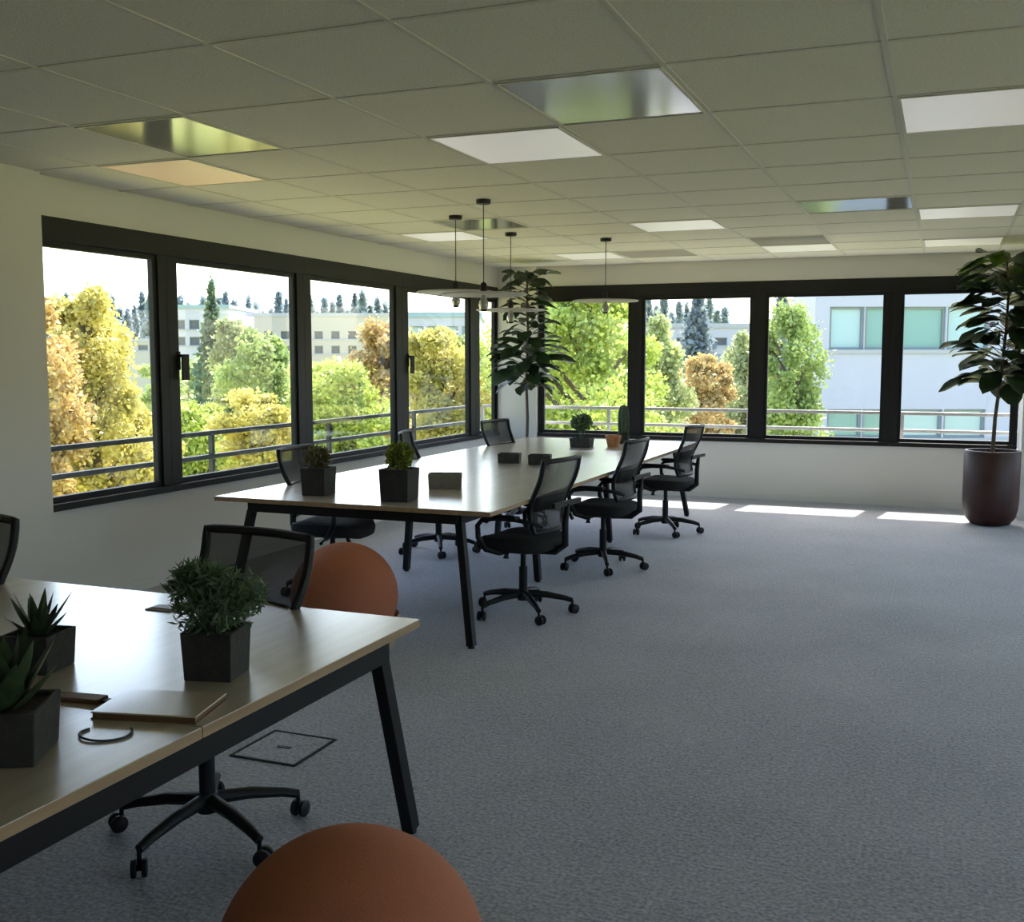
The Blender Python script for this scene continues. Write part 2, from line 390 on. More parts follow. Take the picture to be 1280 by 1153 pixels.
desk(-3.97, -2.20, [5.15, 6.87, 8.60, 10.32], 'long oak-topped black-framed bench desk running along the left windows')

# ------------------------------------------------------------------ task chairs (local: faces +X, back at -X)
def rounded(u, v, n=28, p=3.2):
    out = []
    for k in range(n):
        t = 2*math.pi*k/n; c, s_ = math.cos(t), math.sin(t)
        out.append((math.copysign(abs(c)**(2/p), c)*u, math.copysign(abs(s_)**(2/p), s_)*v))
    return out
def make_chair(loc, rz, label, group):
    t = empty('task_chair', loc, rz, label, 'chair', group)
    for k in range(5):
        a = R_(72*k + 20); c, s_ = math.cos(a), math.sin(a)
        l = MB(); l.tube([(.02*c, .02*s_, .125), (.14*c, .14*s_, .118), (.25*c, .25*s_, .098), (.30*c, .30*s_, .082)], [.024, .021, .017, .015], 8)
        l.build('base_leg', M_black, t, smooth=True)
        w_ = MB(); b = a + .7; ax = Vector((-math.sin(b), math.cos(b), 0)); ctr = Vector((.30*c, .30*s_, .029)) + Vector((math.cos(b), math.sin(b), 0))*.012
        for sd in (-1, 1):
            p = ctr + ax*sd*.016; w_.tube([p - ax*.008, p - ax*.005, p + ax*.005, p + ax*.008], [.025, .0285, .0285, .025], 14)
        cs = w_.build('caster', M_black, t, smooth=True)
        MB().tube([ctr - ax*.02, ctr + ax*.02], .009, 8).tube([(.30*c, .30*s_, .030), (.30*c, .30*s_, .085)], .0075, 8).build('axle', M_blackm, cs, smooth=True)
    MB().lathe([(.034, .085), (.038, .10), (.038, .135), (.030, .15)], 18).build('hub', M_black, t, smooth=True)
    MB().lathe([(.026, .15), (.026, .29), (.017, .292), (.017, .40)], 16).build('gas_column', M_blackm, t, smooth=True)
    me = MB(); me.box(-.13, .11, -.075, .075, .385, .425)
    mech = me.build('mechanism', M_black, t, bevel=.01)
    MB().tube([(.02, -.07, .395), (.03, -.20, .385), (.035, -.245, .375)], [.006, .006, .011], 8).build('lever', M_blackm, mech, smooth=True)
    MB().tube([(.10, .0, .40), (.12, 0, .345), (.12, 0, .33)], [.012, .014, .02], 10).build('tension_knob', M_black, mech, smooth=True)
    # seat cushion
    n = 32; sm = MB(); lv = [(.405, .80), (.425, .97), (.455, 1.0), (.478, .97), (.487, .80), (.488, .45), (.486, .0)]
    ring = rounded(.245, .245, n, 3.6)
    for z, k in lv:
        for (x, y) in ring:
            drop = .035*max(0, (x*k-.14)/.1)**2 if x > 0 else 0
            rise = .015*(y*k/.245)**2
            sm.v.append((x*k+.01, y*k, z - drop + (rise if z > .45 else 0)))
    for q in range(len(lv)-1):
        for j in range(n):
            sm.f.append((q*n+j, q*n+(j+1) % n, (q+1)*n+(j+1) % n, (q+1)*n+j))
    sm.f.append(tuple(reversed(range(n))))
    sm.build('seat', M_seat, t, smooth=True)
    # backrest: reclined, curved in plan
    def bk(u, v):      # u -1..1 across, v 0..1 up
        hw_ = .185 + .045*math.sin(min(1, v*1.25)*math.pi*.5)
        y = u*hw_; x = -.215 - .08*v + .03*math.sin(v*math.pi) - .0 + .035*u*u
        x += .02*math.sin(v*math.pi*2)
        return (x, y, .535 + .425*v)
    net = MB(); nu, nv = 12, 14
    for a in range(nv+1):
        for b in range(nu+1):
            u = -1+2*b/nu; v = a/nv; net.v.append(bk(u*.98, .01+.98*v))
    for a in range(nv):
        for b in range(nu):
            i = a*(nu+1)+b; net.f.append((i, i+1, i+nu+2, i+nu+1))
    net.build('backrest_net', M_net, t, smooth=True)
    pts = []
    P = 18
    for k in range(P): pts.append(bk(-1+2*k/P, 0))
    for k in range(P): pts.append(bk(1, k/P))
    for k in range(P): pts.append(bk(1-2*k/P, 1))
    for k in range(P): pts.append(bk(-1, 1-k/P))
    MB().tube(pts, .0155, 8, closed=True).build('backrest_frame', M_black, t, smooth=True)
    bs = MB(); bs.tube([(-.10, 0, .40), (-.22, 0, .405), (-.285, 0, .45), (-.285, 0, .58), (-.30, 0, .70)], [.024, .024, .022, .02, .014], 10)
    bs.bar((-.296, -.17, .70), (-.296, .17, .70), .02, .03)
    bs.build('back_support', M_black, t, smooth=True)
    lb = MB()
    for a in range(4):
        for b in range(9):
            u = -1+2*b/8; x, y, z = bk(u*.85, .30+.2*a/3); lb.v.append((x+.012, y, z))
    for a in range(3):
        for b in range(8):
            i = a*9+b; lb.f.append((i, i+1, i+10, i+9))
    o = lb.build('lumbar_pad', M_seat, t, smooth=True); q = o.modifiers.new('s', 'SOLIDIFY'); q.thickness = .016
    for s_ in (-1, 1):
        a = MB(); a.tube([(.02, s_*.06, .405), (.05, s_*.20, .40), (.10, s_*.275, .43), (.145, s_*.285, .50), (.15, s_*.285, .57), (.12, s_*.28, .606), (.03, s_*.275, .618), (-.10, s_*.27, .618), (-.20, s_*.235, .60), (-.235, s_*.190, .58)], [.014, .016, .017, .017, .016, .015, .014, .014, .014, .012], 8)
        ar = a.build('armrest', M_black, t, smooth=True)
        MB().box(-.12, .14, s_*.278-.035, s_*.278+.035, .618, .640).build('arm_pad', M_black, ar, bevel=.010)
    return t
G1, G2, G3 = 'task chairs on the aisle side of the long bench', 'task chairs on the window side of the long bench', 'task chairs at the near desk'
c0 = spin(make_chair((-2.33, 5.97, 0), R_(180-8), 'black mesh task chair nearest the camera on the aisle side of the long bench', G1), -27)
spin(copy_tree(c0, (-2.30, 7.52, 0), R_(180-5), 'middle black mesh task chair on the aisle side of the long bench', G1), 26)
spin(copy_tree(c0, (-2.26, 9.28, 0), R_(180-6), 'farthest black mesh task chair on the aisle side, near the far wall', G1), 34)
copy_tree(c0, (-3.70, 6.02, 0), R_(6), 'black task chair under the near end of the long bench, window side', G2)
copy_tree(c0, (-3.72, 7.66, 0), R_(18), 'middle black task chair between long bench and left windows', G2)
copy_tree(c0, (-3.68, 9.30, 0), R_(-10), 'farthest black task chair on the window side, before the corner ficus', G2)
spin(copy_tree(c0, (-2.17, 2.74, 0), R_(-90-7), 'black mesh task chair tucked under the near desk, its base in front', G3), -17)
copy_tree(c0, (-3.37, 2.66, 0), R_(-95), 'black task chair cut by the left picture edge behind the near desk', G3)

# ------------------------------------------------------------------ ball seats
def ball(loc, label):
    t = empty('ball_seat', loc, 0, label, 'ball', 'orange ball seats'); r = .285
    prof = [(max(.002, r*math.sin(math.pi*k/40)), r+.003 - r*math.cos(math.pi*k/40)) for k in range(41)]
    MB().lathe(prof, 56, cap=True).build('ball', M_ball, t, smooth=True)
    MB().lathe([(.190, 0), (.255, .008), (.284, .08), (.294, .175), (.289, .186), (.281, .18), (.272, .165), (.245, .08), (.19, .05)], 48, cap=False).build('ring_base', M_ring, t, smooth=True)
ball((-2.93, 4.88, 0), 'orange felt ball seat behind the near desk, under the long bench end')
ball((-1.10, 1.835, 0), 'large orange felt ball seat at the bottom of the picture')

# ------------------------------------------------------------------ pots and plants
rnd = random.Random(7)
def square_pot(t, w_, h, m, taper=.92):
    s = MB(); a = w_/2; b = a*taper; q = .011
    def ring(r, z): return [(-r, -r, z), (r, -r, z), (r, r, z), (-r, r, z)]
    for r, z in ((b, 0), (a, h), (a-q, h), (a-q-.002, h-.02)): s.v += ring(r, z)
    s.f = [(3,2,1,0)]
    for k in range(3):
        for j in range(4): s.f.append((k*4+j, k*4+(j+1) % 4, k*4+4+(j+1) % 4, k*4+4+j))
    s.f.append((12,13,14,15))
    s.build('pot', m, t, bevel=.003)
    MB().box(-a+q, a-q, -a+q, a-q, h-.019, h-.010).build('soil', M_soil, t)
def leaf_cloud(t, n, ctr, rad, size, m, name='foliage', seed=1, flat=.5, lobes=None, stems=True, aspect=1.7, fuzz=0):
    g = np.random.default_rng(seed)
    L = lobes or [(ctr, rad)]
    vs = []; per = n//len(L)
    for c, r in L:
        d = g.normal(size=(per, 3)); d /= np.linalg.norm(d, axis=1)[:, None]
        rr = (g.random(per)**.45)[:, None]*(1+.28*fuzz*np.abs(g.normal(size=(per, 1))))
        p = np.array(c) + d*rr*np.array(r)
        u = d*.7 + g.normal(size=(per, 3))*.6 + np.array([0, 0, .15]); u /= np.linalg.norm(u, axis=1)[:, None]
        v = np.cross(u, g.normal(size=(per, 3))); v /= np.linalg.norm(v, axis=1)[:, None]
        s = size*(.6+.8*g.random(per))[:, None]
        nrm = np.cross(u, v)
        q = np.stack([p - u*s*aspect*.5, p + v*s*.5 + nrm*s*.12, p + u*s*aspect*.5, p - v*s*.5 + nrm*s*.12], 1)
        vs.append(q.reshape(-1, 3))
    V = np.concatenate(vs); k = len(V)//4
    me = bpy.data.meshes.new(name); me.vertices.add(len(V)); me.vertices.foreach_set('co', V.astype(np.float32).ravel())
    me.loops.add(4*k); me.loops.foreach_set('vertex_index', np.arange(4*k, dtype=np.int32))
    me.polygons.add(k); me.polygons.foreach_set('loop_start', np.arange(0, 4*k, 4, dtype=np.int32)); me.polygons.foreach_set('loop_total', np.full(k, 4, dtype=np.int32))
    me.update(calc_edges=True); me.materials.append(m)
    o = bpy.data.objects.new(name, me); COL.objects.link(o); o.parent = t; o['kind'] = 'stuff'
    return o
def stems(t, n, z0, spread, h, m, r=.0016, seed=3):
    g = random.Random(seed); s = MB()
    for k in range(n):
        a = g.random()*6.28; q = spread*math.sqrt(g.random()); hh = h*(1-.3*q/spread)
        s.tube([(.25*q*math.cos(a), .25*q*math.sin(a), z0), (.6*q*math.cos(a), .6*q*math.sin(a), z0+hh*.5), (q*math.cos(a), q*math.sin(a), z0+hh)], [r*1.3, r, r*.6], 5)
    s.build('stems', m, t)['kind'] = 'stuff'
DT = .740
# bushy plant on the near desk
t = empty('potted_plant', (-1.705, 2.205, DT), R_(14), 'bushy green plant in dark square pot on the near desk', 'plant')
square_pot(t, .135, .125, M_conc)
stems(t, 34, .11, .125, .17, M_bush)
leaf_cloud(t, 2600, 0, 0, .0068, M_bush, seed=5, lobes=[((.0, .0, .165), (.115, .11, .06)), ((-.065, .0, .225), (.065, .06, .075)), ((.065, .01, .21), (.07, .06, .065)), ((0, 0, .205), (.09, .09, .07)), ((-.03, 0, .25), (.08, .07, .05))], aspect=4.2)
# spiky succulents: every leaf a part
def spiky(t, n, z0, L, m, seed, spread=1.0, w_=.016):
    g = random.Random(seed)
    for k in range(n):
        a = k*2.399 + g.random()*.4; e = R_(80 - 55*spread*(k/n)); l = L*(.75+.35*g.random()); d = Vector((math.cos(a)*math.cos(e), math.sin(a)*math.cos(e), math.sin(e)))
        side = Vector((-math.sin(a), math.cos(a), 0)); up = d.cross(side)
        s = MB(); N = 5
        for q in range(N+1):
            f = q/N; p = d*l*f + Vector((0, 0, 1))*l*.18*f*f*(1-math.sin(e)); ww = w_*(1-f**1.8)*(0.8+.5*f)+.0006; th = ww*.35
            for (aa, bb) in ((-1, 0), (0, -1), (1, 0), (0, .4)): s.v.append(tuple(p + side*aa*ww + up*bb*th + Vector((d.x, d.y, 0))*.01))
        for q in range(N):
            for j in range(4): s.f.append((q*4+j, q*4+(j+1) % 4, q*4+4+(j+1) % 4, q*4+4+j))
        s.f += [(3,2,1,0), (N*4, N*4+1, N*4+2, N*4+3)]
        s.build('leaf', m, t, smooth=True, loc=(0, 0, z0))
t = empty('potted_succulent', (-2.175, 2.08, DT), R_(12), 'spiky dark succulent in low square pot behind the front pot, left edge', 'plant')
square_pot(t, .135, .10, M_conc); spiky(t, 16, .085, .125, M_alo, 11)
t = empty('potted_succulent', (-1.755, 1.585, DT), R_(28), 'broad-leaved green succulent in dark grey pot at the bottom left corner', 'plant')
square_pot(t, .17, .11, M_conc); spiky(t, 15, .09, .17, M_alo, 12, .8, .034)
# pots on the long bench
def small_plant(loc, rz, pw, ph, pm, kind, label):
    t = empty('potted_plant', loc, rz, label, 'plant'); square_pot(t, pw, ph, pm)
    if kind == 'brown':
        stems(t, 12, ph-.015, .07, .10, M_brn, seed=4); leaf_cloud(t, 380, (0, 0, ph+.06), (.085, .085, .07), .018, M_brn, seed=8)
    if kind == 'lime':
        stems(t, 14, ph-.015, .07, .13, M_yel, seed=5); leaf_cloud(t, 650, (0, 0, ph+.07), (.085, .085, .085), .017, M_yel, seed=9)
    if kind == 'tall':
        stems(t, 6, ph-.015, .05, .16, M_bush, r=.003, seed=6); leaf_cloud(t, 420, (0, 0, ph+.14), (.10, .10, .085), .026, M_bush, seed=10)
    return t
small_plant((-3.44, 5.45, DT), R_(5), .16, .165, M_conc, 'brown', 'brownish plant in dark cube pot, left one at the bench end')
small_plant((-2.87, 5.40, DT), R_(5), .18, .185, M_conc, 'lime', 'lime green plant in dark cube pot, right one at the bench end')
small_plant((-3.06, 9.32, DT), R_(4), .19, .085, M_conc, 'tall', 'leafy plant in low dark pot far along the bench')
def planter(loc, rz, sx, sy, h, m, label):
    t = empty('planter', loc, rz, label, 'planter')
    s = MB(); q = .012; a, b = sx/2, sy/2
    for (u, v, z) in ((a*.96, b*.96, 0), (a, b, h), (a-q, b-q, h), (a-q, b-q, h-.02)): s.v += [(-u, -v, z), (u, -v, z), (u, v, z), (-u, v, z)]
    s.f = [(3,2,1,0)]
    for k in range(3):
        for j in range(4): s.f.append((k*4+j, k*4+(j+1) % 4, k*4+4+(j+1) % 4, k*4+4+j))
    s.f.append((12,13,14,15)); s.build('tray', m, t, bevel=.003)
    MB().box(-a+q, a-q, -b+q, b-q, h-.019, h-.012).build('filling', m, t)
planter((-2.875, 6.02, DT), R_(22), .21, .12, .095, M_conc2, 'pale grey rectangular planter box near the bench end')
planter((-3.12, 7.70, DT), R_(12), .17, .13, .075, M_conc, 'left of the two low dark planter boxes mid bench')
planter((-2.86, 7.68, DT), R_(12), .17, .13, .075, M_conc, 'right of the two low dark planter boxes mid bench')
t = empty('clay_pot', (-2.80, 9.45, DT), 0, 'small terracotta pot far along the bench', 'pot')
MB().lathe([(.05, 0), (.068, .08), (.072, .082), (.076, .105), (.066, .105), (.064, .09)], 20).build('body', M_terra, t, smooth=True)
MB().lathe([(.002, .088), (.064, .088)], 20, cap=False).build('soil', M_soil, t)
t = empty('cactus', (-2.82, 9.86, DT), 0, 'tall dark column cactus at the far end of the bench', 'plant')
MB().lathe([(.05, 0), (.06, .09), (.05, .09), (.048, .08)], 18).build('pot', M_conc, t, smooth=True)
s = MB(); N = 20; lv = [(.04, .07), (.052, .12), (.055, .22), (.050, .31), (.034, .355), (.008, .37)]
for r, z in lv:
    for j in range(N):
        a = 2*math.pi*j/N; q = r*(1 if j % 2 else .82); s.v.append((q*math.cos(a), q*math.sin(a), z))
for k in range(len(lv)-1):
    for j in range(N): s.f.append((k*N+j, k*N+(j+1) % N, (k+1)*N+(j+1) % N, (k+1)*N+j))
s.f += [tuple(reversed(range(N))), tuple((len(lv)-1)*N+j for j in range(N))]
s.build('stem', M_alo, t, smooth=False)

# ------------------------------------------------------------------ flat things on the near desk
t = empty('notebook', (-1.655, 1.93, DT), R_(14), 'tan notebook with brown edges lying in front of the bushy plant', 'notebook')
MB().box(-.125, .125, -.085, .085, 0, .003).build('back_cover', M_bedge, t)
MB().box(-.122, .122, -.082, .082, .003, .014).build('pages', M_bedge, t)
MB().box(-.125, .125, -.085, .085, .014, .018).build('front_cover', M_book, t, bevel=.001)
t = empty('wooden_ruler', (-1.935, 1.905, DT), R_(8), 'dark brown wooden slat lying between the two succulent pots', 'slat')
MB().box(-.15, .12, -.022, .022, 0, .012).build('body', M_bedge, t, bevel=.003)
MB().box(.12, .16, -.012, .012, .0, .008).build('tip', M_black, t, bevel=.002)
s = MB(); pts = []
for k in range(25):
    a = R_(-205 + 250*k/24); pts.append((.056*math.cos(a), .038*math.sin(a)*1.25, .003+.001*math.sin(a*2)))
o = s.tube(pts, .0027, 8).build('cord_loop', M_cord, smooth=True, loc=(-1.655, 1.755, DT)); o.rotation_euler = (0, 0, R_(12))
tag(o, 'thin blue-grey cord loop lying open on the near desk', 'cord')
t = empty('cable_grommet', (-2.32, 2.74, DT), R_(0), 'small pale grey cable cover left of the bushy plant', 'cable cover')
MB().box(-.05, .05, -.035, .035, 0, .004).build('plate', M_conc2, t, bevel=.001)
MB().box(-.04, .04, -.012, .022, .004, .006).build('flap', M_white, t)
# floor outlet under the near desk
t = empty('floor_outlet', (-2.39, 3.50, 0), R_(0), 'square floor outlet cover with dark rim in the carpet beside the desk', 'floor outlet')
f = MB(); a, b = .15, .155; q = .012
f.box(-a, a, -b, -b+q, 0, .005); f.box(-a, a, b-q, b, 0, .005); f.box(-a, -a+q, -b+q, b-q, 0, .005); f.box(a-q, a, -b+q, b-q, 0, .005)
f.build('rim', M_seat, t); MB().box(-a+q, a-q, -b+q, b-q, 0, .003).build('lid', M_carpet, t)
MB().box(-.03, .03, -.008, .008, .003, .006).build('latch', M_blackm, t)

# ------------------------------------------------------------------ hanging lamps
def pendant(x, y, z, label):
    t = empty('pendant_lamp', (x, y, H), 0, label, 'pendant lamp', 'disc pendant lamps over the long bench')
    MB().lathe([(.002, -.028), (.045, -.028), (.050, -.022), (.050, 0)], 24, cap=False).build('canopy', M_black, t, smooth=True)
    d = z - H
    MB().tube([(0, 0, -.028), (0, 0, d+.07)], .0035, 6).build('cord', M_black, t, smooth=True)
    MB().lathe([(.010, d+.085), (.022, d+.07), (.024, d+.012), (.022, d+.012)], 16).build('socket', M_black, t, smooth=True)
    MB().lathe([(.005, d+.010), (.10, d+.011), (.292, d+.006), (.30, d), (.292, d-.005), (.10, d-.004), (.005, d-.004)], 48, cap=True).build('disc_shade', M_white, t, smooth=True)
    b = MB().lathe([(.016, d-.005), (.020, d-.03), (.034, d-.06), (.034, d-.08), (.022, d-.10)], 18).build('bulb', M_chrome, t, smooth=True)
    MB().lathe([(.022, d-.10), (.020, d-.112), (.002, d-.114)], 18, cap=False).build('bulb_cap', M_black, b, smooth=True)
pendant(-3.45, 7.43, 2.05, 'leftmost disc pendant lamp on a black cord')
pendant(-2.93, 6.76, 1.985, 'disc pendant lamp with the nearest, highest-looking ceiling canopy')
pendant(-3.47, 8.59, 1.965, 'disc pendant lamp hanging right before the corner ficus')
pendant(-2.84, 9.30, 2.065, 'rightmost disc pendant lamp, alone before the far window')

# ------------------------------------------------------------------ fiddle-leaf trees
def ficus_leaf_mesh(L, W, seed):
    g = random.Random(seed); v = []; f = []; N = 7
    for k in range(N+1):
        s_ = k/N; ww = W*.5*(math.sin(min(1, s_*1.02)*math.pi)**.6)*(.62+.6*s_) + .002
        droop = -.30*L*s_*s_; wav = .008*math.sin(s_*9+seed)
        v += [(L*s_, -ww, droop + .18*ww + wav), (L*s_, -ww*.5, droop+.02*ww), (L*s_, 0, droop - .05*ww), (L*s_, ww*.5, droop+.02*ww), (L*s_, ww, droop+.18*ww - wav)]
    for k in range(N):
        for j in range(4): f.append((k*5+j, k*5+j+1, k*5+6+j, k*5+5+j))
    s = MB(); s.v = v; s.f = f
    return s
def ficus(loc, name, label, pot_m, pr, ph, trunk, leaves, seed):
    t = empty(name, loc, 0, label, 'potted tree')
    MB().lathe([(pr*.50, .0), (pr*.70, .015), (pr*.88, .07), (pr*.97, .15), (pr, .24), (pr, ph-.01), (pr*.97, ph), (pr*.88, ph), (pr*.88, ph-.05)], 40).build('pot', pot_m, t, smooth=True)
    MB().lathe([(.002, ph-.04), (pr*.885, ph-.04)], 28, cap=False).build('soil', M_soil, t)
    g = random.Random(seed)
    MB().tube(trunk, [.019 - .010*k/(len(trunk)-1) for k in range(len(trunk))], 10).build('trunk', M_trunk, t, smooth=True)
    meshes = {}
    for lm, key in ((M_leafA, 'a'), (M_leafB, 'b')):
        for q in range(3):
            o = ficus_leaf_mesh(.27+.05*q, .16+.025*q, q+1).build('leaf', lm, t, smooth=True); meshes[(key, q)] = o.data; bpy.data.objects.remove(o)
    def tp(z):
        for a, b in zip(trunk[:-1], trunk[1:]):
            if a[2] <= z <= b[2]:
                f = (z-a[2])/(b[2]-a[2]); return Vector(a).lerp(Vector(b), f)
        return Vector(trunk[-1])
    for (z, az, elev, off, sc_, key) in leaves:
        o = bpy.data.objects.new('leaf', meshes[(key, g.randrange(3))]); COL.objects.link(o); o.parent = t
        p = tp(z); d = Vector((math.cos(az), math.sin(az), 0)); o.location = p + d*off
        o.rotation_euler = (g.uniform(-.5, .5), -elev, az); o.scale = (sc_,)*3
    # petioles joined
    s = MB()
    for (z, az, elev, off, sc_, key) in leaves:
        p = tp(z - off*.4); d = Vector((math.cos(az), math.sin(az), 0)); s.tube([p, tp(z) + d*off], .004, 5)
    s.build('petioles', M_trunk, t)['kind'] = 'stuff'
    return t
g = random.Random(21)
# corner tree: narrow column of leaves, widest low down
lv = []
for k in range(100):
    z = 1.24 + 1.31*(k/99)**.95; az = k*2.399 + g.uniform(-.3, .3)
    wide = 1.0 if z < 1.85 else (.8 if z < 2.15 else .85)
    lv.append((z, az, g.uniform(-.35, .45), (.04 + .12*g.random())*wide, g.uniform(.75, 1.05)*wide, 'a'))
for k in range(14):      # low skirt of leaves
    lv.append((1.30+.45*g.random(), k*.45*2.2, g.uniform(-.3, .2), .10+.12*g.random(), g.uniform(.8, 1.05), 'a'))
ficus((-4.30, 11.12, 0), 'fiddle_leaf_fig', 'tall dark fiddle-leaf fig in the far corner behind the bench', M_conc, .19, .42,
      [(0, 0, .37), (.01, 0, .9), (-.01, .01, 1.3), (.015, 0, 1.8), (0, 0, 2.3), (.01, 0, 2.5)], lv, 1)
lv = []
for k in range(135):
    z = 1.30 + 1.21*(k/134); az = k*2.399 + g.uniform(-.4, .4)
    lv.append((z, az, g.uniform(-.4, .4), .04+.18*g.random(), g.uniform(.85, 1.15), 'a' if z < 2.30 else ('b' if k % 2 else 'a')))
for k in range(16):
    a = g.uniform(-.8, 1.4); lv.append((g.uniform(1.40, 2.15), a, g.uniform(-.2, .4), .18+.22*g.random(), g.uniform(.8, 1.05), 'a'))
ficus((.45, 10.86, 0), 'fiddle_leaf_fig', 'tall fiddle-leaf fig in a dark red pot by the right end of the far wall', M_pot, .245, .70,
      [(0, 0, .64), (.01, 0, 1.0), (.04, 0, 1.35), (.07, .0, 1.8), (.08, 0, 2.2), (.04, 0, 2.52)], lv, 2)

# ------------------------------------------------------------------ the world outside
def P(lat, dep, z=0):          # lateral / depth along the building's south-west diagonal -> world
    return (lat*math.cos(YAW) - dep*math.sin(YAW), lat*math.sin(YAW) + dep*math.cos(YAW), z)
GZ = -5.2
mg = bpy.data.materials.new('meadow'); mg.use_nodes = True; n = mg.node_tree; b = n.nodes['Principled BSDF']; b.inputs['Roughness'].default_value = .95
tc = n.nodes.new('ShaderNodeTexCoord'); tt = n.nodes.new('ShaderNodeTexNoise'); tt.inputs['Scale'].default_value = .035; tt.inputs['Detail'].default_value = 6
r = n.nodes.new('ShaderNodeValToRGB'); r.color_ramp.elements[0].position = .38; r.color_ramp.elements[0].color = (.16, .20, .05, 1)
r.color_ramp.elements[1].position = .6; r.color_ramp.elements[1].color = (.55, .50, .14, 1)
n.links.new(tc.outputs['Object'], tt.inputs['Vector']); n.links.new(tt.outputs[0], r.inputs[0]); n.links.new(r.outputs[0], b.inputs['Base Color'])
gnd = MB(); gnd.box(-900, 900, -60, 1200, GZ-.5, GZ); tag(gnd.build('ground', mg), kind='structure')
M_asph = mat('asphalt', (.36, .35, .36), .9, noise=(2, .1))
o = MB(); o.v = [P(-6, 30, GZ+.02), P(22, 30, GZ+.02), P(26, 38, GZ+.02), P(-6, 60, GZ+.02)]; o.f = [(0,1,2,3)]
struct(o.build('pavement', M_asph))

TM = {}
def treemat(c):
    k = tuple(c)
    if k not in TM: TM[k] = mat('tree_leaf', c, .6, noise=(1.2, .3, 5), trans=.3)
    return TM[k]
def tree(lat, dep, top, wid, crown_h, col, label, nleaf=5000, leaf=.12, seed=1, group=None, name='tree'):
    g = np.random.default_rng(seed); x, y, _ = P(lat, dep)
    t = empty(name, (x, y, GZ), 0, label, 'tree', group); Ht = top - GZ
    tr = MB(); r0 = .022*Ht
    tr.tube([(0, 0, -.1), (.03*Ht*.2, 0, Ht*.3), (0, .02*Ht, Ht*.6), (0, 0, Ht*.92)], [r0, r0*.8, r0*.5, r0*.12], 8)
    tr.build('trunk', M_bark, t, smooth=True)
    lob = []; bz = Ht - crown_h; br = MB()
    K = 26
    for k in range(K):
        f = (k+.5)/K; a = k*2.4 + g.random(); prof = math.sin(math.pi*min(.93, (f*.76+.18)))**.6
        rr = wid/2*prof*(.25+.90*g.random()); z = bz + crown_h*(f*.93 + .10*(g.random()-.5))
        c = (rr*math.cos(a), rr*math.sin(a), z); s_ = wid/2*(.20+.30*g.random())*(.55+.45*prof)
        lob.append((c, (s_, s_, s_*.85*min(1.5, max(.7, crown_h/wid*.6)))))
        br.tube([(0, .01*Ht, max(.25*Ht, z-.35*rr-.6)), (c[0]*.6, c[1]*.6, z-.2), (c[0], c[1], z+.2)], [r0*.35, r0*.22, r0*.08], 5)
    br.build('branches', M_bark, t)['kind'] = 'stuff'
    leaf_cloud(t, nleaf, 0, 0, leaf, treemat(col), seed=seed, lobes=lob, aspect=1.3, fuzz=1)
def conifer(lat, dep, top, wid, col, label, seed=1, group=None, n=700, leaf=.5):
    g = np.random.default_rng(seed); x, y, _ = P(lat, dep); Ht = top - GZ
    t = empty('fir_tree', (x, y, GZ), 0, label, 'tree', group)
    MB().tube([(0, 0, 0), (0, 0, Ht)], [.018*Ht, .003*Ht], 6).build('trunk', M_bark, t, smooth=True)
    lob = [((0, 0, Ht*(.12+.86*k/9)), (wid/2*(1-k/9.6), wid/2*(1-k/9.6), Ht*.07)) for k in range(10)]
    leaf_cloud(t, n, 0, 0, leaf, treemat(col), seed=seed, lobes=lob, aspect=1.6, fuzz=1)
def lat(px, dep): return (px-640)/1335*dep
def zz(py, dep): return 1.55 + (448-py)/1335*dep
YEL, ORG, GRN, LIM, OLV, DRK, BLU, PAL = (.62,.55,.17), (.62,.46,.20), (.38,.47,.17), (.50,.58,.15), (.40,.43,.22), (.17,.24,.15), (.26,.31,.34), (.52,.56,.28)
GT = 'broadleaf trees outside the windows'
# (px, depth, top py, width px, crown height px, colour, label)
TR = [
 (112, 21, 352, 105, 290, YEL, 'tall golden yellow tree in the first left window pane', 12000, .11),
 (48, 19, 372, 90, 260, ORG, 'orange-tinged tree at the left edge of the first window', 9000, .11),
 (165, 24, 500, 75, 130, YEL, 'low yellow tree at the lower right of the first window', 6000, .12),
 (295, 38, 395, 52, 160, OLV, 'olive green tree in the second left window', 5000, .18),
 (335, 34, 405, 80, 190, GRN, 'mid green tree at the right of the second left window', 7000, .17),
 (245, 30, 505, 95, 110, LIM, 'low lime green bush tree at the bottom of the second window', 7000, .14),
 (330, 27, 490, 95, 120, YEL, 'bright yellow-green tree low before the second mullion', 7000, .13),
 (425, 24, 448, 105, 130, LIM, 'bright lime green tree in the third left window', 10000, .11),
 (480, 30, 405, 75, 150, ORG, 'orange-brown tree at the right of the third left window', 7000, .14),
 (548, 27, 405, 95, 170, YEL, 'yellow-orange tree in the fourth left window', 9000, .12),
 (590, 34, 420, 60, 160, OLV, 'olive tree seen at the corner column', 5000, .15),
 (735, 21, 325, 185, 290, LIM, 'big bright lime tree filling the first far window', 20000, .11),
 (700, 27, 335, 150, 260, LIM, 'lime tree behind the big one, left side of the first far window', 12000, .13),
 (825, 30, 395, 60, 200, PAL, 'pale willow-like tree at the left of the second far window', 7000, .14),
 (880, 40, 442, 60, 110, ORG, 'orange-leaved tree in the middle of the second far window', 5000, .17),
 (930, 44, 415, 55, 140, PAL, 'pale green tree at the right of the second far window', 5000, .18),
 (986, 31, 376, 74, 215, GRN, 'yellow-green tree beside the white building corner', 8000, .14),
]
for k, (px, dep, ty, wp, hp, c, lb, nl, ls) in enumerate(TR):
    s_ = dep/1335
    tree(lat(px, dep), dep, zz(ty, dep), wp*s_*1.15, hp*s_, c, lb, int(nl*1.9), ls*.68, seed=100+k, group=GT)
conifer(lat(268, 55), 55, zz(368, 55), 3.4, DRK, 'dark fir standing in the second left window', 5, n=3500, leaf=.22)
